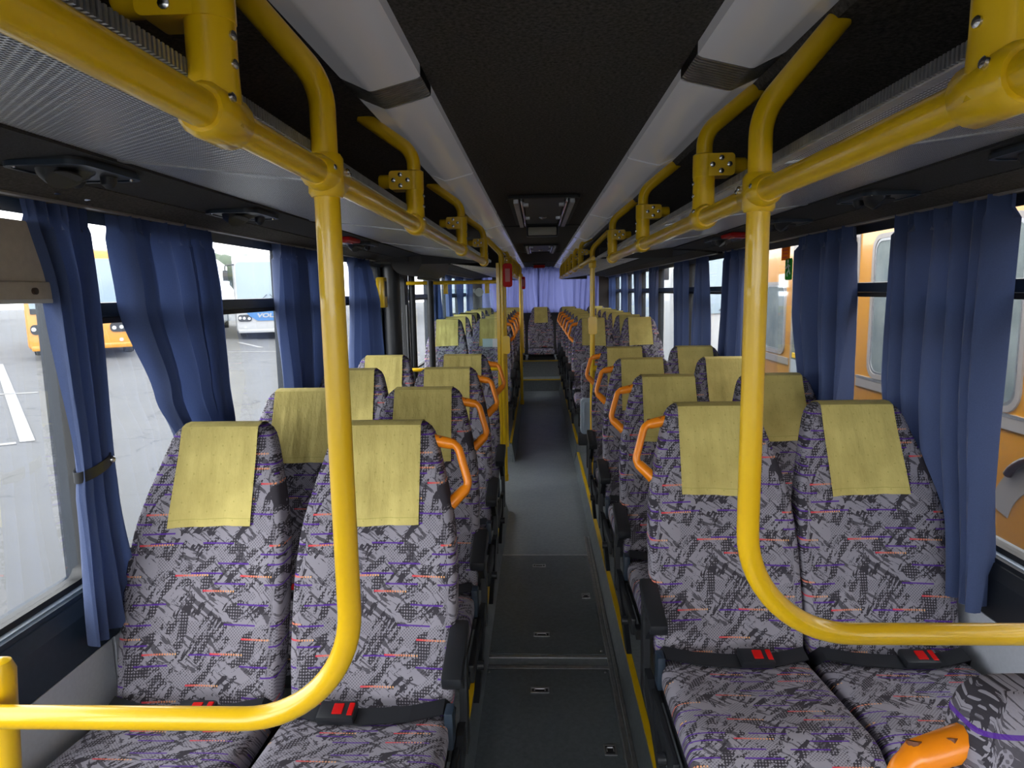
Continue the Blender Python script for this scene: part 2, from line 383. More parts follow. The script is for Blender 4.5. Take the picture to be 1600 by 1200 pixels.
def bays(side, ps):
    global wn
    m = (lambda x: x) if side == 'left' else MX
    for i in range(len(ps)-1):
        a, b = ps[i]+.05, ps[i+1]-.05; wn += 1
        fr = MB(); frame_ring(fr, rrect(a-.055, b+.055, .83, 1.83, .02), rrect(a, b, .862, 1.812, .03), 'x', m(-1.225), m(-1.262))
        f = struct(fr.build('window_%d' % wn, BLKR, None, True))
        tz0, tz1 = (1.545, 1.59) if side == 'left' else (1.57, 1.612)
        if (side == 'left' and i == 1) or (side == 'right' and i == 3):
            MB().box(*sorted((m(-1.245), m(-1.240))), a, b, .862, 1.812).build('pane', GLASS, f)
        else:
            MB().box(*sorted((m(-1.245), m(-1.240))), a, b, .862, tz0).build('pane', GLASS, f)
            MB().box(*sorted((m(-1.239), m(-1.234))), a, b, tz1, 1.812).build('sliding_pane', GLASS, f)
            MB().box(*sorted((m(-1.255), m(-1.205))), a, b, tz0+.004, tz1, .006).build('transom', NAVY, f)
            MB().box(*sorted((m(-1.255), m(-1.212))), a, b, tz0-.014, tz0+.003, .002).build('transom_rail', HOUS, f)
for side, ps in (('left', PL), ('left', PL2), ('right', PR)): bays(side, ps)
tn = 0
for side, ps in (('left', PL[1:]+PL2[:-1]), ('right', PR[1:-1])):
    m = (lambda x: x) if side == 'left' else MX
    for y in ps:
        tn += 1
        struct(MB().prism([(m(-1.28), y-.055), (m(-1.215), y-.045), (m(-1.196), y-.028), (m(-1.196), y+.028), (m(-1.215), y+.045), (m(-1.28), y+.055)], 'z', .80, 1.84).build('trim_%d' % tn, mat('pillar_vinyl_%d' % tn, (.020,.027,.038), .5)))

# ceiling
prof = [(-1.20, 1.88), (-1.02, 1.95), (-.50, 2.022), (-.385, 2.026), (-.36, 2.035), (-.24, 2.035)]
prof = prof+[(MX(x), z-.028*max(0, min(1, (abs(x)-.36)/.025))) for x, z in reversed(prof)]
ce = MB().prism(prof+[(MX(-1.20), 2.12), (-1.20, 2.12)], 'y', Y0, Y1).build('ceiling', CARP)
struct(ce)
for y in (4.55, 7.6, 10.0): MB().prism([(-.24, 2.028), (.31, 2.028), (.31, 2.036), (-.24, 2.036)], 'y', y, y+.012).build('seam_strip', HOUS, ce)
struct(MB().box(-1.30, 1.37, Y0, Y1, 2.125, 2.17).build('roof', WHITE))  # unseen outer slab, added above the ceiling to block sky light
# rear wall, front wall with open windscreen
mb = MB(); mb.box(-1.28, 1.35, Y1, Y1+.08, -.3, 1.28); mb.box(-1.28, -.98, Y1, Y1+.08, 1.28, 2.12); mb.box(1.05, 1.35, Y1, Y1+.08, 1.28, 2.12); mb.box(-1.28, 1.35, Y1, Y1+.08, 2.05, 2.12)
struct(mb.build('wall_back', HOUS))
mb = MB(); mb.box(-1.28, 1.35, Y0-.08, Y0, -.3, .75); mb.box(-1.28, 1.35, Y0-.08, Y0, 1.98, 2.12)
struct(mb.build('wall_front', BLK))
wn += 1
f = MB(); frame_ring(f, rrect(-1.0, 1.07, 1.27, 2.06, .05), rrect(-.96, 1.03, 1.31, 2.02, .05), 'y', Y1-.02, Y1+.09)
f = struct(f.build('window_%d' % wn, BLKR)); MB().box(-.97, 1.04, Y1+.03, Y1+.035, 1.30, 2.03).build('pane', GLASS, f)
wn += 1
f = MB(); frame_ring(f, rrect(-1.24, 1.31, .74, 2.0, .08), rrect(-1.19, 1.26, .79, 1.96, .08), 'y', Y0-.09, Y0+.02)
f = struct(f.build('window_%d' % wn, BLKR)); MB().box(-1.2, 1.27, Y0-.04, Y0-.035, .78, 1.97).build('pane', GLASS, f)

# ------------------------------------------------------------------ ceiling light strips
def light_strip(side):
    m = (lambda x: x) if side == 'left' else MX
    t = thing('ceiling_light', (m(-.29), 0, 2.0), 'long grey ceiling light trough above the seats on the %s' % ('middle door side' if side == 'left' else 'orange bus side'), 'ceiling light', 'ceiling light troughs')
    ox = m(-.29)
    def seg(a, b, d=0): return MB().prism([(m(-.220)-ox, .034), (m(-.220)-ox, .012-d), (m(-.227)-ox, .008-d), (m(-.312)-ox, -.013-d), (m(-.320)-ox, -.013-d), (m(-.326)-ox, -.010-d), (m(-.374)-ox, .012), (m(-.378)-ox, .034)], 'y', a, b)
    g0, g1 = (1.34, 1.47) if side == 'left' else (1.27, 1.41)
    cuts = [-1.5, -.55, .40, g0]
    for a, b in zip(cuts[:-1], cuts[1:]): seg(a+.003, b-.003).build('diffuser', LAMPG, t, True)
    gr = seg(g0, g1, -.003).build('speaker_grille', HOUS, t)
    k = 11
    for i in range(k):
        y = g0+(g1-g0)*(i+.5)/k; seg(y-.003, y+.003, -.001).build('grille_slat', ALU, gr)
    ya = g1; i = 0
    while ya < 11.6:
        yb = ya+(.92 if side == 'left' else .78); i += 1
        seg(ya+.004, min(yb, 11.7)-.004, (-.002 if i % 2 else .001)).build('diffuser', LAMPG, t, True)
        seg(min(yb, 11.7)-.004, min(yb, 11.7)+.004, -.004).build('joint', HOUS, t); ya = yb
light_strip('left'); light_strip('right')

# roof hatches and lamp
def roof_hatch(y0, y1, label):
    t = thing('roof_hatch', (.035, (y0+y1)/2, 2.03), label, 'roof hatch', 'roof hatches along the ceiling')
    h = (y1-y0)/2
    m = MB(); frame_ring(m, rrect(-.165, .165, -h, h, .02), rrect(-.145, .145, -h+.03, h-.02, .02), 'z', .0, -.012); m.build('frame', BLKR, t)
    for s in (-1, 1):
        MB().box(min(s*.118, s*.142), max(s*.118, s*.142), -h+.06, h-.02, -.028, .0, .003).build('side_rail', ALU, t)
        MB().box(min(s*.100, s*.110), max(s*.100, s*.110), -h+.06, h-.02, -.022, .0, .002).build('inner_rail', CHROME, t)
        for yy in (-h*.6, h*.35): MB().box(min(s*.075, s*.10), max(s*.075, s*.10), yy-.02, yy+.02, -.02, 0, .002).build('hinge', ALU, t)
    MB().box(-.095, .095, -h+.05, h-.02, -.006, 0).build('hatch_cover', BLK, t)
    MB().sphere((0, h*.35, -.008), .022, 12, 6, (1, 1, .5)).build('release_knob', CHROME, t, True)
roof_hatch(3.10, 4.35, 'open dark roof hatch with two bright side rails')
roof_hatch(6.3, 7.4, 'smaller looking roof hatch further back near the rear curtains')
t = thing('ceiling_lamp', (.035, 4.44, 2.02), 'pale rectangular lamp on the ceiling behind the roof hatch', 'lamp')
MB().box(-.105, .105, -.02, .05, -.068, .008, .012).build('lamp_housing', BLK, t, True)
MB().box(-.092, .092, -.026, .02, -.060, -.008, .008).build('lamp_cover', mat('lamp_cover', (.42,.40,.33), .4), t, True)
t = thing('emergency_light', (.03, 10.9, 2.02), 'small red light on the ceiling in front of the rear curtains', 'light')
MB().box(-.09, .09, -.03, .03, -.05, .005, .01).build('housing', RED, t, True)
MB().box(-.1, .1, -.04, .04, -.004, .012).build('base_plate', BLK, t)

# ------------------------------------------------------------------ luggage racks, ducts
def rack(side, ya, yb, cuts, label):
    m = (lambda x: x) if side == 'left' else MX
    t = thing('luggage_rack', (m(-.6), ya, 1.8), label, 'luggage rack', 'overhead luggage racks')
    ox = m(-.6)
    def pz(x): return .005+(abs(x)-.33)/.47*.058
    cs = [ya]+[c for c in cuts if ya < c < yb]+[yb]
    for a, b in zip(cs[:-1], cs[1:]):
        vs = []; uvs = []
        for y in (a+.004, b-.004):
            for x in (-.335, -.80):
                vs.append((m(x)-ox, y-ya, pz(x))); uvs.append((x, y))
        for y in (a+.004, b-.004):
            for x in (-.335, -.80):
                vs.append((m(x)-ox, y-ya, pz(x)+.006)); uvs.append((x, y))
        MB().add(vs, [(0, 1, 3, 2), (4, 6, 7, 5), (0, 4, 5, 1), (2, 3, 7, 6), (0, 2, 6, 4), (1, 5, 7, 3)], uvs).build('perforated_panel', PERF, t)
    for c in cs[1:-1]: MB().prism([(m(-.335)-ox, pz(-.335)-.003), (m(-.80)-ox, pz(-.8)-.003), (m(-.80)-ox, pz(-.8)+.004), (m(-.335)-ox, pz(-.335)+.004)], 'y', c-ya-.011, c-ya+.011).build('seam_strip', ALU, t)
    # ribbed front edge
    MB().box(*sorted((m(-.322)-ox, m(-.337)-ox)), 0, yb-ya, .0, .018, .002).build('front_edge', ALU, t)
    k = int((yb-ya)/.007); rb = MB()
    for i in range(k):
        y = i*.007+.002; rb.box(*sorted((m(-.317)-ox, m(-.324)-ox)), y, y+.0035, .002, .016)
    tag(rb.build('edge_ribs', ALU, t), kind='stuff')
    MB().box(*sorted((m(-.335)-ox, m(-.80)-ox)), yb-ya-.012, yb-ya, .0, .07).build('end_plate', HOUS, t)
    MB().prism([(m(-.80)-ox, .057), (m(-.985)-ox, .048), (m(-.985)-ox, .075), (m(-.80)-ox, .085)], 'y', 0, yb-ya).build('air_duct', DUCT, t)
    MB().prism([(m(-.985)-ox, .046), (m(-1.16)-ox, .026), (m(-1.172)-ox, .07), (m(-.985)-ox, .10)], 'y', 0, yb-ya).build('window_header', CARP, t)
    MB().prism([(m(-1.120)-ox, .026), (m(-1.132)-ox, .024), (m(-1.132)-ox, .040), (m(-1.120)-ox, .040)], 'y', 0, yb-ya).build('curtain_track', GREYB, t)
rack('left', -1.4, 4.66, (-.86, .22, 1.30, 2.38, 3.46), 'perforated metal luggage rack ending before the middle door')
rack('right', -1.4, 4.40, (-1.0, .1, 1.18, 2.24, 3.32), 'perforated metal luggage rack above the seats beside the orange bus')
rack('left', 6.2, 11.9, (7.3, 8.4, 9.5, 10.6), 'luggage rack over the raised rear seats behind the middle door')
rack('right', 4.55, 11.9, (5.6, 6.7, 7.8, 8.9, 10.0, 11.0), 'luggage rack over the raised rear seats beside the orange bus')
t = thing('door_mechanism_box', (-.92, 5.4, 1.84), 'dark rounded housing above the middle door', 'housing')
m = MB(); m.tube([(0, -.68, 0), (0, .72, 0)], .115, 20); m.build('housing', mat('door_housing', (.055,.05,.045), .6), t, True)
MB().box(-.24, .02, -.70, .74, -.02, .07).build('backing', HOUS, t)
MB().cyl((.05, -.5, -.13), (.05, .5, -.13), .012, 10).build('drive_rod', BLK, t, True)

def service_unit(side, y, label, red=False):
    m = -.89 if side == 'left' else MX(-.89)
    t = thing('reading_light_unit', (m, y, 1.8525), label, 'reading light', 'reading light and air vent units')
    mb = MB(); mb.prism(rrect(-.075, .075, -.10, .10, .03), 'z', -.010, .002); mb.build('bezel', BLK, t, True)
    mb = MB(); frame_ring(mb, rrect(-.078, .078, -.103, .103, .03), rrect(-.070, .070, -.095, .095, .028), 'z', -.013, -.004); mb.build('rim', NAVY, t, True)
    l = MB().tube([(0, -.03, -.006), (0, -.032, -.015), (.004, -.034, -.021)], [.050, .046, .036], 18).build('lamp', BLK, t, True)
    MB().tube([(.004, -.034, -.0205), (.004, -.0345, -.023)], .026, 14).build('lens', HOUS, l, True)
    for dx, dy in ((-.03, .045), (.025, .06)): MB().tube([(dx, dy, -.006), (dx, dy, -.022), (dx, dy+.004, -.027)], [.016, .015, .010], 14).build('air_nozzle', BLK, t, True)
    for dx, dy in ((-.055, -.088), (.055, .088)): MB().sphere((dx, dy, -.010), .005, 8, 4).build('screw', CHROME, t, True)
    return t
for side, y, lb in (('left', 1.30, 'black reading light and vent unit above the tied curtain'), ('left', 2.04, 'black reading light and vent unit above the wide curtain'), ('left', 3.37, 'black reading light and vent beside red holder, middle door side'),
                    ('right', 1.30, 'black reading light and vent unit ahead of the broad curtain'), ('right', 1.97, 'black reading light and vent unit above the broad curtain'), ('right', 2.68, 'black reading light and vent unit above the gathered curtain'), ('right', 3.55, 'black reading light and vent beside red holder, orange bus side')):
    service_unit(side, y, lb)
for side, y in (('left', 3.06), ('right', 3.26)):
    m = -.885 if side == 'left' else MX(-.885)
    t = thing('emergency_hammer_box', (m, y, 1.8525), 'red emergency hammer holder under the duct on the %s' % ('middle door side' if side == 'left' else 'orange bus side'), 'hammer holder', 'red hammer holders')
    MB().box(-.06, .06, -.09, .09, -.016, .002, .006).build('holder', RED, t, True)
    MB().box(-.035, .035, -.06, .06, -.022, -.014, .004).build('cover', mat('red_cover', (.45, .02, .018), .25), t, True)

# ------------------------------------------------------------------ handrails
def screws(parent, pts, r=.0055):
    for p, nrm in pts:
        n = Vector(nrm).normalized(); p = Vector(p)
        MB().tube([p-n*.002, p+n*.0012, p+n*.0024], [r, r, r*.55], 10).build('screw', CHROME, parent, True)
def hanger(t, side, X, Y, Z, ztop, o):
    s = -1 if side == 'left' else 1
    L = lambda x, y, z: (x-o[0], y-o[1], z-o[2])
    zb = Z+.105
    MB().tube(fillet([L(X, Y, zb-.02), L(X, Y, zb+.068), L(X+s*.125, Y, ztop+.015)], .06), .0165, 14).build('hanger_tube', YEL, t, True)
    c = MB().tube([L(X, Y, Z-.01), L(X, Y, Z+.04), L(X, Y, zb-.020)], [.0245, .0225, .0225], 16)
    c.tube([L(X, Y-.032, Z), L(X, Y-.026, Z), L(X, Y+.026, Z), L(X, Y+.032, Z)], [.021, .0255, .0255, .021], 16)
    c = c.build('rail_clamp', YEL, t, True)
    screws(c, [(L(X-s*.0225, Y-.004, Z+.045), (-s, -.2, 0)), (L(X-s*.0225, Y-.004, Z+.07), (-s, -.2, 0)), (L(X-s*.0245, Y-.018, Z+.012), (-s, 0, .2))], .0045)
    MB().box(*sorted((X-o[0]+s*.006, X-o[0]+s*.0075)), Y-o[1]-.0236, Y-o[1]-.021, Z-o[2]+.03, zb-o[2]-.022).build('seam', mat('clamp_seam', (.3, .17, .003), .5), c) if False else None
    b = MB().tube([L(X, Y, zb-.024), L(X, Y, zb-.022), L(X, Y, zb+.022), L(X, Y, zb+.025)], [.020, .0235, .0235, .019], 16)
    b.prism([(u-o[0], w-o[2]) for u, w in rrect(min(X, X+s*.058), max(X, X+s*.058), zb-.0225, zb+.0225, .008)], 'y', Y-o[1]-.0225, Y-o[1]+.0225)
    b.tube([L(X+s*.05, Y, zb), L(X+s*.083, Y, zb), L(X+s*.086, Y, zb)], [.0165, .0165, .014], 14)
    b = b.build('joint_block', YEL, t, True)
    screws(b, [(L(X+s*u, Y-.023, zb+w), (0, -1, 0)) for u, w in ((.012, .0), (.03, .013), (.03, -.013), (.047, 0))], .0055)
def handrail(side, X, Z, ya, yb, hs, joints, label, ztop):
    o = (X, ya, Z)
    t = thing('overhead_handrail', o, label, 'handrail', 'yellow overhead handrails')
    MB().tube([(0, -.012, 0), (0, 0, 0), (0, yb-ya, 0), (0, yb-ya+.012, 0)], [.012, .017, .017, .012], 18).build('rail', YEL, t, True)
    for y in hs: hanger(t, side, X, y, Z, ztop, o)
    return t
RL = handrail('left', -.30, 1.768, -1.2, 3.86, (-.4, .645, 1.68, 2.70, 3.80), (), 'yellow overhead handrail on hangers ahead of the middle door', 2.015)
RR = handrail('right', .352, 1.748, -1.2, 3.24, (-.35, .545, 1.46, 2.28, 3.19), (), 'yellow overhead handrail on hangers over the front seats beside the orange bus', 2.005)
handrail('right', .352, 1.80, 4.3, 10.6, (5.5, 6.4, 7.3, 8.2, 9.1, 10.0), (), 'yellow overhead handrail over the raised rear seats beside the orange bus', 2.02)
handrail('left', -.285, 1.80, 6.5, 10.6, (6.6, 7.5, 8.4, 9.3, 10.2), (), 'yellow overhead handrail over the raised rear seats behind the middle door', 2.02)

def sleeve(t, p, d, r=.025, L=.034, name='pole_clamp'):
    p = Vector(p); d = Vector(d)
    c = MB().tube([p-d*L, p-d*(L-.006), p+d*(L-.006), p+d*L], [r-.004, r, r, r-.004], 16).build(name, YEL, t, True)
    return c
def barrier(side, X, Y, zr, zbar, xw, ztop, label):
    s = -1 if side == 'left' else 1
    t = thing('barrier_pole', (X, Y, zbar), label, 'pole', 'curved yellow barrier poles')
    pts = fillet([(s*.115, 0, ztop-zbar), (s*.0, 0, ztop-.135-zbar), (0, 0, 0), (xw-X, 0, 0)], [.10, .185], 14)
    MB().tube(pts, .0183, 22).build('tube', YEL, t, True)
    c = sleeve(t, (0, 0, zr-zbar), (0, 0, 1), .0255, .030)
    MB().tube([(0, -.046, zr-zbar), (0, -.04, zr-zbar), (0, .04, zr-zbar), (0, .046, zr-zbar)], [.019, .0245, .0245, .019], 16).build('rail_sleeve', YEL, c, True)
    screws(c, [((-s*.0235, .032, zr-zbar+.012), (-s, 0, .5)), ((-s*.0235, .042, zr-zbar+.008), (-s, 0, .3)), ((-s*.0235, -.034, zr-zbar+.006), (-s, 0, .3))], .004)
    f = MB().tube([(xw-X-s*.012, 0, 0), (xw-X, 0, 0)], .035, 18).build('wall_flange', YEL, t, True)
    return t
bl = barrier('left', -.30, .972, 1.768, .925, -1.186, 2.03, 'curved yellow barrier pole before the first seats on the middle door side')
MB().tube([(-.628, .045, -.14), (-.625, .05, .0), (-.622, .05, .05), (-.622, .05, .067), (-.622, .05, .073)], [.02, .022, .023, .017, .006], 16).build('end_stub', YEL, bl, True)
MB().cyl((-.625, .05, 0), (-.625, 0, 0), .012, 10).build('stub_bolt', YEL, bl, True)
barrier('right', .352, 1.10, 1.748, 1.005, 1.256, 2.005, 'curved yellow barrier pole before the first seats beside the orange bus')

def stanchion(X, Y, z0, z1, s, bend, label, r=.0175):
    t = thing('stanchion_pole', (X, Y, z0), label, 'pole', 'yellow stanchions further back')
    MB().tube(fillet([(0, 0, 0), (0, 0, z1-z0-bend), (s*bend, -bend*.2, z1-z0)], .07), r, 16).build('tube', YEL, t, True)
    MB().tube([(0, 0, 0), (0, 0, .05), (0, 0, .055)], [.026, .026, .02], 16).build('foot_socket', YEL, t, True)
    return t
sp = stanchion(-.275, 5.18, .10, 2.02, -1, .13, 'tall yellow pole with red stop button at the middle door', .021)
def stop_button(parent_loc, label, w=.05):
    t = thing('stop_button', parent_loc, label, 'stop button', 'red stop request buttons')
    MB().prism(rrect(-w, w, -.09, .09, .02), 'y', -.022, .0).build('housing', RED, t, True)
    MB().box(-.018, .018, -.028, -.02, -.05, .05, .003).build('label_plate', mat('stop_plate', (.42,.10,.09), .4), t)
stop_button((-.228, 5.165, 1.725), 'red stop button box on the tall pole at the middle door', .036)
MB().prism(rrect(.0, .055, 1.02, 1.16, .02), 'y', -.02, .02).build('button_box', YEL, sp, True)
MB().box(-.042, -.018, -.02, .02, .3, 1.72).build('channel', YEL, sp)
sp = stanchion(.375, 4.62, .10, 2.0, 1, .12, 'slim yellow pole behind the fourth row beside the orange bus')
c = sleeve(sp, (0, 0, 1.68), (0, 0, 1), .026, .03)
MB().tube([(0, 0, .96), (.07, 0, .96)], .022, 14).build('bracket', YEL, sp, True)
MB().prism(rrect(-.03, .03, 1.2, 1.32, .015), 'y', -.03, .0).build('button_box', YEL, sp, True)
sp = stanchion(-.212, 8.3, .19, 2.0, -1, .1, 'slim yellow pole beside the raised rear seats behind the middle door')
stanchion(-.225, 9.6, .72, 2.0, -1, .16, 'bent yellow pole beside the rearmost aisle seats')
stop_button((-.205, 9.585, 1.72), 'red round stop button on the bent pole near the rear bench', .03)

# ------------------------------------------------------------------ seats
HB, HT = .375, 1.128
def ymid(h): return .05+(h-.42)/.70*.25 - .018*math.sin((h-.42)/.70*PI*1.0)
def hw(h):
    ks = [(.36,.19),(.42,.214),(.55,.222),(.75,.222),(.86,.212),(.95,.192),(1.03,.170),(1.08,.155),(1.11,.142),(1.128,.12)]
    for (a, p), (b, q) in zip(ks[:-1], ks[1:]):
        if h <= b: return p+(q-p)*max(0, (h-a)/(b-a))
    return ks[-1][1]
def th(h): return .105-.03*max(0, min(1, (h-.5)/.55))
def yfront(x, h): return ymid(h)-th(h)/2-.028*min(1, abs(x)/hw(h))**2.2*(1 if h < .9 else max(.25, 1-(h-.9)/.2))
def sg(v, p): return math.copysign(abs(v)**p, v)
def make_backrest():
    rings = []; uvs = []; n = 40
    hs = [HB, HB+.006, HB+.02, HB+.045]+[HB+.045+(HT-.045-HB-.045)*i/17 for i in range(1, 18)]+[HT-.028, HT-.014, HT-.005, HT]
    for h in hs:
        e = 1
        if h < HB+.045: e = .80+.20*math.sqrt(max(0, 1-(1-(h-HB)/.045)**2))
        if h > HT-.045: e = .45+.55*math.sqrt(max(0, 1-((h-HT+.045)/.045)**2))
        w, t = hw(h), th(h)*e; w *= (.97+.03*e)
        r = []; u = []
        for j in range(n):
            a = 2*PI*j/n; x = w*sg(math.cos(a), .42); o = sg(math.sin(a), .5)
            y = ymid(h)+t/2*o
            if o < 0: y -= .028*min(1, abs(x)/w)**2.2*(1 if h < .9 else max(.25, 1-(h-.9)/.2))*e
            r.append((x, y, h)); u.append((x+(.5*math.copysign(y-ymid(h), x) if abs(x) > w*.9 else 0), h))
        rings.append(r); uvs.append(u)
    return MB().loft(rings, True, uvs)
def make_cushion():
    rings = []; uvs = []; n = 36; N = 20
    ys = [.045-.515*(i/N) for i in range(N+1)]+[-.478, -.484, -.487]
    for i, y in enumerate(ys):
        q = max(0, -y)/.46
        top = .435+.05*min(1, q)+.0; bot = .345+.02*q
        e = 1.0
        if y < -.40: e = math.sqrt(max(.04, 1-((-.40-y)/.089)**2))
        mid = bot+(top-bot)*.42; w = .213*(.95+.05*e)+.006*q
        r = []; u = []
        for j in range(n):
            a = 2*PI*j/n; x = w*sg(math.cos(a), .40); o = sg(math.sin(a), .55)
            z = mid+(top-mid)*o*e if o > 0 else mid+(mid-bot)*o*(.5+.5*e)
            if o > 0: z += .014*(abs(x)/w)**2*e-.006
            r.append((x, y, z)); u.append((x+.3, y*1.0+(top-z)*-.8+.15))
        rings.append(r); uvs.append(u)
    return MB().loft(rings, True, uvs)
def make_cover(seed):
    rnd = random.Random(seed); ph = rnd.uniform(0, 6); tilt = rnd.uniform(-.012, .012); sk = rnd.uniform(-.006, .006)
    nx = 18; rows = []; uvs = []
    prof = [.868+.24*i/14 for i in range(15)]
    def pt(x, h): 
        wv = .0025*math.sin(x*60+ph+h*9)*(1.12-h)/.25+.0012*math.sin(x*140+ph*2)
        return (x, yfront(x, h)-.0055+wv, h)
    for h in prof:
        f = (1.11-h)/.24
        rows.append([pt((-.112+.224*i/nx)*(1+.04*f)+sk*f, h+tilt*(i/nx-.5)*f) for i in range(nx+1)]); uvs.append([(-.112+.224*i/nx, h) for i in range(nx+1)])
    hb = .03
    for k in range(1, 9):
        a = PI/2*k/4 if k <= 4 else PI
        row = []
        for i in range(nx+1):
            x = -.112+.224*i/nx; h0 = 1.108; y0 = yfront(x, h0)-.0055; yb = ymid(h0)+th(h0)/2+.007
            if k <= 5: ang = PI*k/5; yy = (y0+yb)/2-(yb-y0)/2*math.cos(ang); z = h0+.0265*math.sin(ang)**.6
            else: z = h0-.03*(k-5); yy = ymid(z)+th(z)/2+.007
            row.append((x, yy, z))
        rows.append(row); uvs.append([(-.112+.224*i/nx, 1.108+.02*k) for i in range(nx+1)])
    mb = MB(); n = nx+1
    mb.loft(rows, False, uvs, closed=False)
    return mb
base_back = make_backrest(); base_cush = make_cushion()
def make_seat(aisle):      # aisle: +1 handle/armrest on the +x side, -1 on the -x side, 0 window seat
    t = thing('bus_seat', (0, 0, 0), '', 'seat')
    base_back.build('backrest', MOQ, t, True); base_cush.build('cushion', MOQ, t, True)
    cv = make_cover(5+aisle).build('headrest_cover', COVER, t, True, fix=False)
    # back shell
    mb = MB(); rings = []
    for i in range(12):
        h = .40+.66*i/11; w = hw(h)*.93; rings.append([(-w, ymid(h)+th(h)/2-.004, h), (w, ymid(h)+th(h)/2-.004, h), (w*.97, ymid(h)+th(h)/2+.014, h), (-w*.97, ymid(h)+th(h)/2+.014, h)])
    mb.loft(rings).build('back_shell', GREYB, t, True)
    mb = MB(); mb.box(-.205, .205, -.40, .06, .305, .345, .006); mb.box(-.225, .225, -.39, -.355, .285, .325); mb.box(-.225, .225, -.02, .015, .285, .325)
    mb.build('seat_frame', BLK, t, True)
    for lx in ((-.12, .12)): MB().prism([(-.28, 0), (-.20, 0), (-.13, .30), (-.20, .30)], 'x', lx-.018, lx+.018).build('leg', BLK, t)
    # lap belt across the crease, buckle with red button
    mb = MB(); pts = [(-.222, -.005, .40), (-.20, -.045, .452), (-.12, -.075, .452), (0, -.085, .449), (.12, -.075, .452), (.20, -.045, .452), (.222, -.005, .40)]
    rings = []
    for p in pts: rings.append([(p[0], p[1]-.024, p[2]-.001), (p[0], p[1]+.024, p[2]+.010), (p[0], p[1]+.023, p[2]+.014), (p[0], p[1]-.025, p[2]+.003)])
    b = mb.loft(rings).build('lap_belt', BLK, t)
    bx = -.06 if aisle > 0 else .05
    rot = Matrix.Rotation(math.radians(12), 3, 'X')
    bk = MB().box(bx-.05, bx+.045, -.112, -.055, .452, .478, .009, rot).build('buckle', BLK, t, True)
    MB().box(bx-.012, bx+.014, -.100, -.068, .474, .481, .002, rot, (bx, -.084, .465)).build('release_button', RED, bk)
    MB().box(bx+.026, bx+.040, -.103, -.065, .472, .480, .002, rot, (bx, -.084, .465)).build('red_end', RED, bk)
    if aisle:
        s = aisle
        mb = MB(); mb.box(*sorted((s*.218, s*.238)), -.36, .06, .285, .345, .006)
        mb.prism([(.03, .27), (.085, .27), (.095, .60), (.055, .60)], 'x', *sorted((s*.228, s*.248)))
        mb.prism([(-.30, .18), (-.24, .17), (.06, .30), (.05, .36), (-.02, .36)], 'x', *sorted((s*.226, s*.244)))
        mb.build('side_plate', BLK, t)
        R = Matrix.Rotation(math.radians(14), 3, 'X')
        a = MB().box(*sorted((s*.205, s*.257)), -.125, .085, .572, .608, .010, R)
        a.prism([(.075, .42), (.095, .46), (-.04, .585), (-.085, .577)], 'x', *sorted((s*.222, s*.242)))
        a = a.build('armrest', BLK, t, True)
        MB().box(*sorted((s*.203, s*.226)), -.08, -.03, .36, .46, .006).build('belt_anchor', NAVY, t, True)
        MB().cyl((s*.24, -.28, .30), (s*.262, -.28, .30), .016, 12).build('pivot_knob', BLK, t, True)
        pts = fillet([(s*.140, ymid(1.075), 1.078), (s*.215, ymid(1.05)-.005, 1.066), (s*.248, ymid(1.0)-.012, .955), (s*.195, ymid(.92), .905)], [.03, .03], 6)
        k = len(pts); rad = [.0185-.0065*min(1, min(i, k-1-i)/3) for i in range(k)]
        hd = MB().tube(pts, rad, 12).build('grab_handle', ORA, t, True)
        for z, dx in ((1.070, .165), (1.066, .200)): 
            MB().tube([(s*dx, ymid(1.07)-.012, z+.004), (s*dx, ymid(1.07)-.006, z+.0175)], [.0075, .0075], 10).build('screw_hole', mat('handle_hole', (.12,.03,.002), .6) if 'handle_hole' not in bpy.data.materials else bpy.data.materials['handle_hole'], hd)
    return t
proto = {}
for a in (0, 1, -1): proto[a] = make_seat(a)
used = {0: False, 1: False, -1: False}
def place_seat(a, x, ytop, zb, label, group):
    if used[a]: o = copy_tree(proto[a])
    else: o = proto[a]; used[a] = True
    o.location = (x, ytop-.30, zb); tag(o, label, 'seat', group)
    return o
ORD = ('first', 'second', 'third', 'fourth', 'fifth', 'sixth', 'seventh')
FR = 'seats in the front part of the bus'; RE = 'seats on the raised rear platform'
for i in range(4):
    yl = 1.90+.69*i; yr = 2.16+.73*i
    place_seat(1, -.45, yl, .10, 'patterned aisle seat in %s row behind the curved yellow pole, middle door side' % ORD[i], FR)
    place_seat(0, -.922, yl, .10, 'patterned window seat in %s row behind the curved yellow pole, middle door side' % ORD[i], FR)
    place_seat(-1, .555, yr, .10, 'patterned aisle seat in %s row behind the curved yellow pole, orange bus side' % ORD[i], FR)
    place_seat(0, 1.004, yr, .10, 'patterned window seat in %s row behind the curved yellow pole, orange bus side' % ORD[i], FR)
for i in range(6):
    yl = 6.90+.72*i; yr = 6.70+.72*i
    place_seat(1, -.485, yl, .195, 'patterned aisle seat in %s row of the raised rear platform, middle door side' % ORD[i], RE)
    place_seat(0, -.935, yl, .195, 'patterned window seat in %s row of the raised rear platform, middle door side' % ORD[i], RE)
    place_seat(-1, .548, yr, .195, 'patterned aisle seat in %s row of the raised rear platform, orange bus side' % ORD[i], RE)
    place_seat(0, 1.004, yr, .195, 'patterned window seat in %s row of the raised rear platform, orange bus side' % ORD[i], RE)
for i, x in enumerate((-.92, -.44, .05, .53, 1.0)):
    o = place_seat(0, x, 11.62, .195, ('bench end seat below the rear curtain, middle door side', 'second bench seat from the middle door side below the rear curtain', 'middle seat of the rear bench at the end of the aisle', 'fourth bench seat below the rear curtain, next to orange bus side end', 'bench end seat below the rear curtain, orange bus side')[i], 'seats of the rear bench')
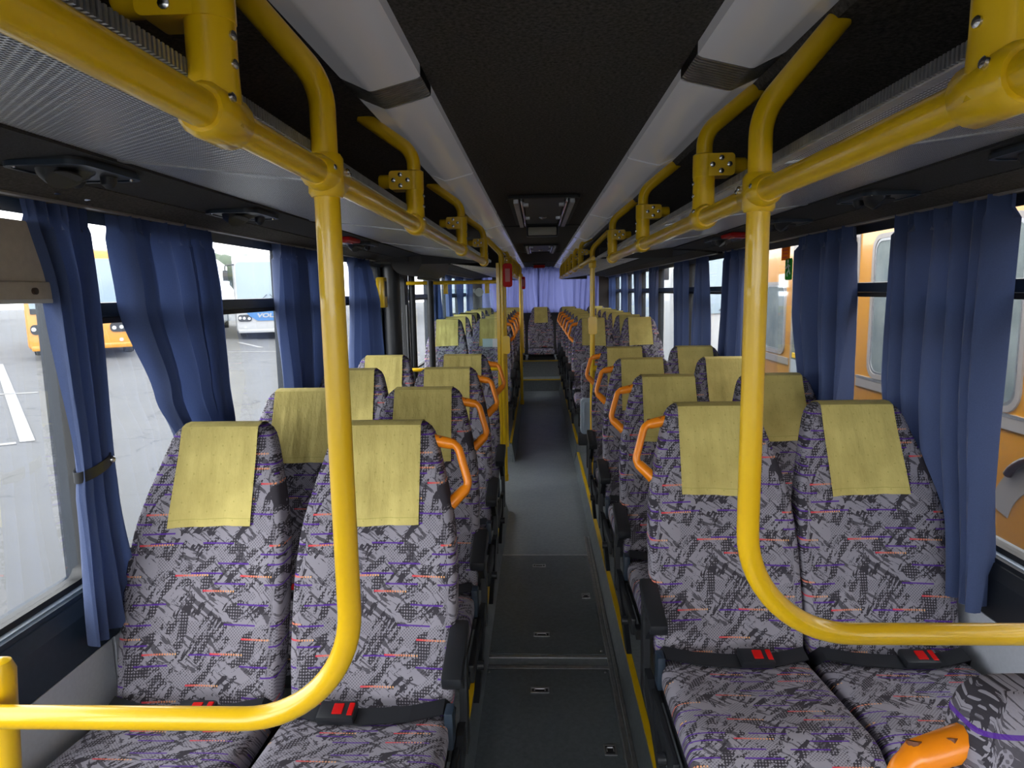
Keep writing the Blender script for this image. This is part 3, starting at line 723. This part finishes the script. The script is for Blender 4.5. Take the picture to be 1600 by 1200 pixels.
o = place_seat(-1, .575, .66, .06, 'front seat with orange handle just ahead of the curved barrier pole', FR)
for ch in list(o.children):
    if ch.name.startswith('headrest_cover'): bpy.data.objects.remove(ch)

# wheel box below the first seats, folding guide seat
struct(MB().box(.50, 1.258, 1.66, 2.05, .10, .36, .02).build('trim_%d' % (tn+1), WALLG))
t = thing('folding_seat', (.46, 5.55, .10), 'folded guide seat with grey plastic underside near the slim yellow pole', 'folding seat')
mb = MB(); mb.prism(rrect(-.10, .14, .60, .90, .05), 'y', .02, .09); 
for i, p in enumerate(mb.v): mb.uv[i] = (p[0], p[2])
mb.build('backrest', MOQ, t, True)
MB().prism(rrect(-.11, .14, .30, .60, .03), 'y', -.03, .02).build('seat_underside', GREYP, t, True)
mb = MB(); frame_ring(mb, rrect(-.09, .12, .325, .575, .02), rrect(-.075, .105, .34, .56, .02), 'y', -.04, -.028); mb.build('rim', GREYP, t, True)
mb = MB(); mb.prism(rrect(-.11, .14, .30, .60, .03), 'y', .02, .07); 
for i, p in enumerate(mb.v): mb.uv[i] = (p[0], p[2])
mb.build('cushion', MOQ, t, True)
MB().box(-.13, .13, -.03, .06, .20, .30, .01).build('hinge_box', BLK, t, True)
MB().box(-.06, .06, -.02, .05, 0, .20, .01).build('pedestal', BLK, t, True)

# ------------------------------------------------------------------ middle door, glass screen
wn += 1
d = bpy.data.objects.new('door_1', None); COL.objects.link(d); d.location = (-1.2, 5.62, 0); d['kind'] = 'structure'
for a, b in ((-.46, -.01), (.01, .46)):
    mb = MB(); frame_ring(mb, rrect(a, b, .02, 1.82, .04), rrect(a+.10, b-.10, .30, 1.74, .05), 'x', -.04, .01); l = mb.build('door_leaf', BLKR, d, True)
    MB().box(-.02, -.015, a+.05, b-.05, .28, 1.76).build('door_pane', GLASS, l)
MB().cyl((.07, -.46, .05), (.07, -.46, 1.84), .07, 16).build('door_post', BLK, d, True)
MB().cyl((.06, .44, .05), (.06, .44, 1.84), .03, 14).build('door_post', BLK, d, True)
for yy in (-.2, .25): MB().cyl((.05, yy, .5), (.05, yy, 1.5), .014, 10).build('door_handle', BLK, d, True)
MB().box(-.08, .08, -.52, .52, 1.80, 2.0).build('door_header', HOUS, d)
t = thing('ticket_validator', (-1.135, 4.86, 1.50), 'small yellow box on the dark post beside the middle door', 'ticket machine')
MB().box(-.03, .03, -.05, .05, 0, .22, .012).build('case', YEL, t, True)
MB().box(.027, .034, -.03, .03, .08, .19, .003).build('display', BLK, t)
MB().box(-.075, -.04, -.03, .03, .02, .20, .005).build('bracket', BLK, t)

t = thing('glass_screen', (-.62, 5.98, .19), 'glass screen with yellow rails between the middle door and raised seats', 'screen')
MB().cyl((-.55, 0, 1.50), (.345, 0, 1.50), .017, 14).build('top_rail', YEL, t, True)
MB().cyl((-.55, 0, .72), (.33, 0, .72), .017, 14).build('bottom_rail', YEL, t, True)
MB().cyl((-.335, -.02, -.1), (-.335, -.02, 1.75), .028, 14).build('post', BLK, t, True)
MB().cyl((.325, 0, 0), (.325, 0, 1.6), .016, 14).build('end_post', YEL, t, True)
MB().prism(rrect(-.30, .23, .76, 1.44, .06), 'y', -.003, .003).build('glass_panel', SCREEN, t)
for x in (-.2, .17):
    MB().box(x-.02, x+.02, -.012, .012, 1.40, 1.50, .004).build('panel_clip', YEL, t, True)
    MB().box(x-.02, x+.02, -.012, .012, .72, .79, .004).build('panel_clip', YEL, t, True)
t = thing('notice_sticker', (-.41, 5.968, 1.11), 'pale blue and white notice stuck on the glass screen', 'sticker')
MB().box(-.09, .0, -.003, .002, 0, .075).build('blue_half', STKB, t); MB().box(0, .09, -.003, .002, 0, .075).build('white_half', STKW, t)
t = thing('round_sticker', (-.52, 5.968, 1.60), 'round pale sticker high on the glass screen', 'sticker')
MB().tube([(0, -.002, 0), (0, .002, 0)], .038, 20).build('disc', mat('grey_sticker', (.45,.52,.50), .5), t)

# ------------------------------------------------------------------ curtains
def lerp_rows(rows, z):
    for (z0, *a), (z1, *b) in zip(rows[:-1], rows[1:]):
        if z <= z0 and z >= z1:
            t = (z0-z)/(z0-z1); t = t*t*(3-2*t)
            return [p+(q-p)*t for p, q in zip(a, b)]
    return rows[-1][1:]
def curtain(X, rows, folds, label, seed, tie=None, axis='y', material=None, group='blue curtains at the side windows'):
    rnd = random.Random(seed); ph = rnd.uniform(0, 6); p2 = rnd.uniform(0, 6); k2 = rnd.uniform(.6, 1.1)
    z1, z0 = rows[0][0], rows[-1][0]; ym = (rows[0][1]+rows[0][2])/2
    t = thing('curtain', ((X, ym, z0) if axis == 'y' else (ym, X, z0)), label, 'curtain', group)
    nz, nu = 44, max(40, int(folds*16)); vs = []; fs = []
    for i in range(nz+1):
        f = i/nz; z = z1+(z0-z1)*f; a, b, amp = lerp_rows(rows, z)
        for j in range(nu+1):
            u = j/nu
            uu = u+.05*math.sin(2*PI*u*1.3+p2+f*1.1)
            w = math.sin(2*PI*folds*uu+ph+.5*math.sin(f*3+p2))*.75+.35*math.sin(2*PI*folds*k2*.53*uu+p2+f)
            if f < .05: w = w*.6+.4*math.sin(2*PI*folds*2.6*u+ph)
            o = amp*1.5*(w if abs(w) < .3 else math.copysign(.3+(abs(w)-.3)*.9, w)); y = a+(b-a)*u+amp*.25*math.cos(2*PI*folds*uu+ph)*(1 if 0 < j < nu else .3)
            vs.append((o, y-ym, z-z0) if axis == 'y' else (y-ym, o, z-z0))
    for i in range(nz):
        for j in range(nu):
            q = i*(nu+1)+j; fs.append((q, q+1, q+nu+2, q+nu+1))
    MB().add(vs, fs).build('cloth', material or CURT, t, True, fix=False)
    # header tape and hem
    for (za, zb, nm) in ((z1-.002, z1-.035, 'header_tape'),):
        a, b, amp = rows[0][1:]
        MB().box(*((-.006, .006, a-ym, b-ym) if axis == 'y' else (a-ym, b-ym, -.006, .006)), zb-z0+.03, za-z0+.012).build(nm, BLK, t)
    if tie:
        a, b, amp = lerp_rows(rows, tie); rx = amp*1.1+.006; ry = (b-a)/2+.006; n = 24
        prof = []
        rings = []
        for j in range(n):
            an = 2*PI*j/n; cx, cy = math.cos(an), math.sin(an)
            zz = tie-z0+.012*cy
            rings.append([(rx*cx, (a+b)/2-ym+ry*cy, zz-.014), (rx*cx, (a+b)/2-ym+ry*cy, zz+.014), ((rx-.004)*cx, (a+b)/2-ym+(ry-.004)*cy, zz+.014), ((rx-.004)*cx, (a+b)/2-ym+(ry-.004)*cy, zz-.014)])
        rings.append(rings[0])
        tb = MB().loft(rings, False).build('tieback', BLK, t, True)
        sx = 1 if X < 0 else -1
        MB().sphere((sx*rx*.75, (a+b)/2-ym+ry*.72, tie-z0+.008), .010, 10, 6).build('snap_button', CHROME, tb, True)
    return t
XL, XR = -1.152, 1.220
curtain(XL, [(1.842, 1.49, 1.69, .018), (1.60, 1.545, 1.69, .022), (1.17, 1.57, 1.69, .018), (1.10, 1.56, 1.69, .02), (.72, 1.545, 1.73, .025)], 4, 'narrow blue curtain tied with black strap beside the beige blind', 1, 1.17)
curtain(XL, [(1.838, 1.82, 2.34, .026), (1.59, 1.85, 2.38, .028), (1.30, 1.95, 2.39, .028), (1.13, 2.03, 2.41, .03), (.75, 2.08, 2.44, .03)], 8, 'wide blue curtain behind the first window seat, middle door side', 2)
curtain(XL, [(1.835, 2.93, 3.50, .028), (1.55, 2.93, 3.50, .03), (1.16, 2.99, 3.42, .03), (1.10, 3.03, 3.38, .025), (.75, 2.98, 3.42, .03)], 7, 'blue tied curtain beside the second row window, middle door side', 3, 1.10)
curtain(XL, [(1.838, 4.12, 4.48, .028), (1.52, 4.12, 4.66, .035), (1.10, 4.05, 4.68, .04), (.75, 4.05, 4.66, .04)], 5, 'blue curtain at the last window before the middle door', 4)
curtain(XR, [(1.845, 1.80, 2.36, .028), (1.30, 1.81, 2.34, .034), (.70, 1.78, 2.16, .036)], 6, 'broad blue curtain hanging beside the first window seat, orange bus side', 5)
curtain(XR, [(1.838, 2.65, 3.19, .028), (1.50, 2.65, 3.17, .034), (1.12, 2.66, 3.07, .034), (.75, 2.68, 3.0, .034)], 6, 'gathered blue curtain behind the second window seat, orange bus side', 6)
curtain(XR, [(1.84, 4.05, 4.48, .03), (1.2, 4.04, 4.54, .035), (.75, 4.06, 4.54, .035)], 5, 'blue curtain behind the fourth row window seat, orange bus side', 7)
for n_, (a, b, c_, d_, lb) in enumerate(((4.92, 5.20, 4.82, 5.34, 'blue curtain at the window beside the folded guide seat'), (5.55, 6.02, 5.50, 5.96, 'blue curtain just ahead of the raised rear rows, orange bus side'),
        (6.90, 7.35, 6.95, 7.30, 'blue curtain beside the first raised row window seat, orange bus side'), (8.0, 8.5, 8.05, 8.4, 'blue curtain beside the third raised row window seat, orange bus side'),
        (9.3, 9.8, 9.35, 9.75, 'blue curtain beside the fifth raised row window seat, orange bus side'), (10.7, 11.5, 10.75, 11.4, 'blue curtain in the rear corner, orange bus side'))):
    curtain(XR, [(1.84, a, b, .018), (1.2, c_, d_, .02), (.8, c_, d_, .02)], 5, lb, 11+n_)
for n_, (a, b, c_, d_, lb) in enumerate(((7.45, 7.85, 7.4, 7.9, 'blue curtain beside the first raised row behind the middle door'), (8.4, 9.0, 8.45, 8.95, 'blue curtain beside the third raised row behind the middle door'),
        (9.7, 10.3, 9.75, 10.2, 'blue curtain beside the fifth raised row behind the middle door'), (11.0, 11.8, 11.0, 11.8, 'blue curtain in the rear corner behind the middle door'))):
    curtain(XL, [(1.84, a, b, .018), (1.2, c_, d_, .02), (.8, c_, d_, .02)], 5, lb, 21+n_)
for a, b, lb in ((-1.0, .03, 'pale blue backlit rear window curtain, half nearer the middle door side'), (.0, 1.08, 'pale blue backlit rear window curtain, half nearer the orange bus side')):
    curtain(11.97, [(2.03, a, b, .02), (1.6, a, b, .028), (1.22, a, b, .03)], 9, lb, 40+int(a*3), None, 'x', CURTB, 'curtains across the rear window')

# beige roller blind
t = thing('roller_blind', (-1.165, .9, 1.60), 'beige pull-down blind covering the top of the front side window', 'blind')
MB().box(-.004, .004, -.66, .685, .03, .178).build('fabric', CREAM, t)
MB().box(-.012, .012, -.66, .69, -.0, .042, .004).build('bottom_bar', CREAM, t, True)
MB().tube([(.01, .597, .020), (.018, .597, .020)], .008, 12).build('knob', mat('brown_knob', (.05,.03,.02), .4), t, True)
MB().box(-.013, .013, -.66, .69, -.008, .002, .002).build('edge_strip', mat('pale_edge', (.5,.5,.5), .4), t)
# header bolts over the first curtain
for i, y in enumerate((1.50, 1.60)):
    t = thing('header_bolt', (-1.075, y, 1.846), ('steel bolt head above the tied curtain, nearer the beige blind', 'steel bolt head above the tied curtain, farther from the beige blind')[i], 'bolt', 'bolts above the tied curtain')
    MB().tube([(0, 0, 0), (.003, 0, -.010)], [.013, .009], 12).build('bolt_head', CHROME, t, True)
    MB().tube([(0, 0, .004), (0, 0, -.002)], .017, 14).build('washer', BLK, t, True)

# window stickers on the orange bus side
t = thing('warning_sticker', (1.296, 3.585, 1.738), 'orange emergency notice stuck at the top of the window', 'sticker')
MB().box(-.002, .002, -.055, .055, 0, .085).build('sheet', STK1, t)
for i in range(4): MB().box(-.0035, -.002, -.035, .035-.012*(i % 2), .012+.018*i, .018+.018*i).build('print_line', mat('print_red_%d' % i, (.5,.06,.02), .5), t)
t = thing('exit_sticker', (1.296, 3.535, 1.645), 'green emergency exit sticker with white running figure on the window', 'sticker')
MB().prism(rrect(-.045, .045, -.01, .10, .012), 'x', -.002, .002).build('sheet', STK2, t)
f = MB(); f.tube([(-.004, .005, .085), (-.0025, .005, .085)], .009, 10)
for a, b in (((.005, .072), (-.012, .042)), ((-.012, .042), (.012, .025)), ((.012, .025), (.006, .008)), ((-.012, .042), (-.03, .02)), ((.0, .066), (.028, .05)), ((.0, .066), (-.025, .06))):
    f.tube([(-.003, a[0], a[1]), (-.003, b[0], b[1])], .004, 6)
f.build('running_figure', STKW, t)

# ------------------------------------------------------------------ outside: yard, buses
def gz(x): return -.35+max(0, min(-x-1.3, 12.7))*.0285
xs = [-90, -14, -8, -4, -1.3, 40]
vs = []; fs = []
for i, x in enumerate(xs):
    for y in (-60, 120): vs.append((x, y, gz(x) if x < 0 else -.35))
for i in range(len(xs)-1): fs.append((2*i, 2*i+2, 2*i+3, 2*i+1))
struct(MB().add(vs, fs).build('ground', ASPH))
def line(p, q, w, label):
    p = Vector((*p, 0)); q = Vector((*q, 0)); d = (q-p).normalized(); n = Vector((-d.y, d.x, 0))*w/2
    N = 8; rings = []
    for i in range(N+1):
        c = p+(q-p)*i/N; rings.append([((c+n*s_)[0], (c+n*s_)[1], gz((c+n*s_)[0])+h) for s_, h in ((1, .002), (-1, .002), (-1, .012), (1, .012))])
    tag(MB().loft(rings).build('parking_line', WLINE), label, 'parking line', 'white lines on the yard')
line((-13.6, 16.2), (-6.55, 8.1), .16, 'long white parking line running from the near yard to the orange bus')
line((-6.62, 8.0), (-8.6, 6.3), .12, 'white line joining the near end of the long parking line')
line((-9.35, 11.95), (-10.6, 11.2), .10, 'thin white cross line beside the long parking line')
line((-11.0, 24.0), (-9.3, 22.0), .16, 'white parking line in front of the white and blue bus')
line((-9.6, 20.2), (-8.2, 20.7), .10, 'short white line on the yard near the white and blue bus')
line((-13.2, 22.0), (-16.0, 25.6), .16, 'white parking line beside the orange bus front')

def bus_front(x, y, rz, W_, H_, L_, body, low, label, group=None, kind='city'):
    """a whole bus; local front faces -y"""
    t = thing('parked_bus', (x, y, gz(x)), label, 'bus', group, rz); h = W_/2
    # body: loft of cross-sections along y with rounded front
    rings = []
    for yy, sc, zt in ((0.0, .955, H_-.16), (.05, .985, H_-.07), (.16, 1.0, H_), (L_-.1, 1.0, H_), (L_, .97, H_-.1)):
        P = rrect(-h*sc, h*sc, .30, zt, .14, 4); rings.append([(u, yy, w_) for u, w_ in P])
    MB().loft(rings).build('body', body, t, True)
    wz0 = 1.30 if kind == 'city' else 1.45
    MB().prism(rrect(-h*.90, h*.90, wz0, H_-.26, .16), 'y', -.03, .03).build('windscreen', DGL, t, True)
    for s in (-1, 1):
        hl = MB().prism(rrect(min(s*h*.52, s*h*.92), max(s*h*.52, s*h*.92), .72, .98, .10), 'y', -.03, .05).build('headlight_housing', BLK, t, True)
        for dx in (.60, .74, .86): MB().tube([(s*h*dx, -.045, .85+.10*(dx-.74)*s*s), (s*h*dx, -.02, .85+.10*(dx-.74))], .055, 12).build('headlamp', LENS, hl, True)
        MB().tube([(s*h*.72, -.02, .50), (s*h*.72, .02, .50)], .05, 12).build('fog_lamp', LENS, t, True)
        MB().box(*sorted((s*h*.80, s*h*.97)), 1.9, 2.85, 0, .95, .05).build('wheel_arch', BLK, t, True)
        w_ = MB().cyl((s*(h-.28), 2.37, .48), (s*(h+.005), 2.37, .48), .48, 22).build('wheel', TYRE, t, True)
        w_ = MB().cyl((s*(h-.30), L_-2.6, .48), (s*(h+.005), L_-2.6, .48), .48, 22).build('wheel', TYRE, t, True)
        for i in range(5):
            ya = 1.2+(L_-1.6)*i/5; MB().prism(rrect(ya, ya+(L_-1.6)/5-.12, 1.35, H_-.45, .06), 'x', *sorted((s*(h-.02), s*(h+.012)))).build('side_window', DGL, t, True)
        mi = MB().tube(fillet([(s*h*.9, .05, H_-.35), (s*(h+.22), -.22, H_-.40), (s*(h+.22), -.25, H_-.62)], .06, 4), .025, 8).build('mirror_arm', BLK, t, True)
        MB().box(s*(h+.22)-.09, s*(h+.22)+.09, -.30, -.22, H_-.98, H_-.58, .03).build('mirror', BLK, mi, True)
    MB().box(-h*.93, h*.93, -.05, .1, .28, .42, .03).build('bumper', low, t, True)
    for s in (-1, 1): MB().tube([(s*.30, -.045, wz0+.06), (s*.05, -.05, wz0+.30)], .012, 6).build('wiper', BLK, t)
    return t
ob = bus_front(-12.4, 17.7, math.radians(34), 2.5, 2.98, 11, BUSO, BUSO, 'orange city bus parked facing the side windows across the yard')
MB().prism([(-.50, 1.28), (.50, 1.28), (.38, .98), (-.38, .98)], 'y', -.035, .02).build('grille', WHITE, ob)
MB().prism([(-.43, 1.25), (.43, 1.25), (.33, 1.02), (-.33, 1.02)], 'y', -.045, .0).build('grille_mesh', DGL, ob)
MB().prism([(-1.12, 1.40), (1.12, 1.40), (1.12, 1.26), (-1.12, 1.26)], 'y', -.036, .0).build('black_band', BLK, ob)
m = MB(); frame_ring(m, rrect(-.98, -.84, 1.02, 1.16, .069), rrect(-.955, -.865, 1.045, 1.135, .044), 'y', -.055, -.02); m.box(-.925, -.895, -.05, -.02, 1.03, 1.15); m.build('emblem', BLK, ob)
vb = bus_front(-10.45, 25.7, math.radians(20), 2.5, 3.25, 12, WHITE, WHITE, 'white coach with blue front panel and white lettering', None, 'coach')
MB().prism([(-.99, 1.42), (1.0, 1.42), (1.0, .74), (-.44, .74), (-.72, .92), (-.95, 1.2)], 'y', -.036, .02).build('blue_panel', BUSB, vb)
cu = bpy.data.curves.new('lettering', 'FONT'); cu.body = 'VOLÁN'; cu.size = .215; cu.extrude = .004; cu.align_x = 'CENTER'; cu.shear = .15; cu.offset = .008
tmp = bpy.data.objects.new('tmp_text', cu); COL.objects.link(tmp)
dg = bpy.context.evaluated_depsgraph_get(); me = bpy.data.meshes.new_from_object(tmp.evaluated_get(dg)); bpy.data.objects.remove(tmp)
me.materials.clear(); me.materials.append(WHITE)
lt = bpy.data.objects.new('lettering', me); COL.objects.link(lt); lt.parent = vb; lt.location = (.06, -.048, .875); lt.scale = (1.45, 1, 1); lt.rotation_euler = (PI/2, 0, 0)
bus_front(-13.65, 24.8, math.radians(22), 2.5, 3.3, 12, WHITE, WHITE, 'plain white coach parked beside the blue fronted coach', None, 'coach')
GF = 'white buses parked far across the yard'
for i, (x, y, r) in enumerate(((-22, 38, 28), (-9.0, 40, 14), (-6.0, 50, 10), (-28, 27, 40), (-33, 20, 50), (-14, 62, 12))):
    bus_front(x, y, math.radians(r), 2.5, 3.2, 12, WHITE, WHITE, 'white bus parked far off in the row across the yard', GF, 'coach')
for i, (x, y, s) in enumerate(((-30, 62, 5), (-19, 82, 4.2), (-8, 85, 5), (-45, 50, 4.5), (-60, 40, 5))):
    t = thing('tree', (x, y, 0), 'distant tree behind the parked buses', 'tree', 'trees beyond the yard')
    mb = MB(); rnd = random.Random(i)
    for q in range(14): mb.sphere((rnd.uniform(-s*.5, s*.5), rnd.uniform(-s*.4, s*.4), s*.65+rnd.uniform(-s*.3, s*.3)), s*rnd.uniform(.18, .3), 8, 5)
    mb.build('crown', HEDGE, t, True); MB().tube([(0, 0, 0), (0, 0, s*.6)], [.25, .12], 8).build('trunk', HOUS, t)

# orange bus close alongside
t = thing('parked_bus', (2.6, 0, -.35), 'orange bus parked close alongside the windows, grey arch on its side', 'bus')
P = rrect(0, 2.5, .25, 3.0, .16, 5)
MB().prism(P, 'y', -3.2, 9.0).build('body', BUSO, t, True)
def side_win(y0, y1, z0, z1, part='side_window', hop=False):
    z0 += .35; z1 += .35
    m = MB(); frame_ring(m, rrect(y0-.035, y1+.035, z0-.035, z1+.035, .12), rrect(y0, y1, z0, z1, .09), 'x', -.012, .01); f = m.build(part, GREYB, t, True)
    m = MB(); frame_ring(m, rrect(y0, y1, z0, z1, .09), rrect(y0+.02, y1-.02, z0+.02, z1-.02, .08), 'x', -.008, .01); m.build('bright_edge', ALU, f, True)
    MB().prism(rrect(y0+.015, y1-.015, z0+.015, z1-.015, .08), 'x', -.004, .008).build('pane', DGL2, f)
    if hop:
        MB().box(-.018, .0, y0+.05, y1-.05, z1-.30, z1-.26, .004).build('hopper_bar', WHITE, f); MB().box(-.014, .0, y0+.05, y1-.05, z1-.08, z1-.04, .004).build('hopper_bar', WHITE, f)
side_win(-2.9, -1.2, .92, 1.95); side_win(-1.0, .6, .92, 1.95); side_win(.8, 1.6, .92, 1.95); side_win(1.8, 3.50, .92, 1.95); side_win(3.68, 5.30, .92, 1.95)
side_win(7.15, 7.75, .92, 1.62); side_win(7.95, 8.8, .92, 1.95)
# double door of the orange bus
d = MB().prism(rrect(5.55, 6.95, .30, 2.42, .05), 'x', -.010, .01).build('door', GREYB, t)
for a, b in ((5.62, 6.20), (6.27, 6.88)):
    l = MB().prism(rrect(a, b, .42, 2.34, .06), 'x', -.018, .0).build('door_pane', DGL2, d)
    MB().box(-.022, -.016, a, b, .42, 1.22).build('lower_panel', GREYP, l); MB().box(-.03, -.018, a+.04, b-.04, 1.24, 1.29, .004).build('yellow_bar', YEL, l)
    MB().box(-.024, -.016, a-.02, a+.02, .42, 2.34).build('bright_strip', WHITE, l)
MB().box(-.012, .01, -3.1, 5.5, 1.145, 1.215).build('grey_stripe', GREYB, t); MB().box(-.014, .01, -3.1, 5.5, 1.215, 1.232).build('bright_strip', ALU, t)
MB().box(-.012, .01, 7.0, 8.95, 1.145, 1.215).build('grey_stripe', GREYB, t)
def arc_band(cy, cz, r0, r1, a0, a1, nm, m_, x0=-.006):
    o = []; n = 28
    rings = []
    for k in range(n+1):
        a = math.radians(a0+(a1-a0)*k/n); c_, s_ = math.cos(a), math.sin(a)
        rings.append([(x0, cy+r0*c_, cz+r0*s_), (x0, cy+r1*c_, cz+r1*s_), (.01, cy+r1*c_, cz+r1*s_), (.01, cy+r0*c_, cz+r0*s_)])
    MB().loft(rings).build(nm, m_, t)
arc_band(3.35, .57, .33, .48, 165, 15, 'arch_logo', GREYB)
m = MB(); m.tube([(-.03, 3.35+.34*math.cos(math.radians(a)), .80+.34*.75*math.sin(math.radians(a))) for a in range(25, 156, 10)], .024, 10); m.build('dark_hook', mat('dark_brown', (.02,.008,.006), .3), t, True)
for y in (-1.5, 6.2+1.6): MB().cyl((-.0, y, .42), (.28, y, .42), .46, 22).build('wheel', TYRE, t, True)
t2 = bus_front(3.9, 13.5, math.radians(4), 2.5, 3.1, 11, WHITE, WHITE, 'white bus standing behind the close orange bus', None, 'coach')
t3 = bus_front(7.8, 16.5, math.radians(6), 2.5, 3.1, 11, BUSO, BUSO, 'second orange bus further away behind the white bus', None)
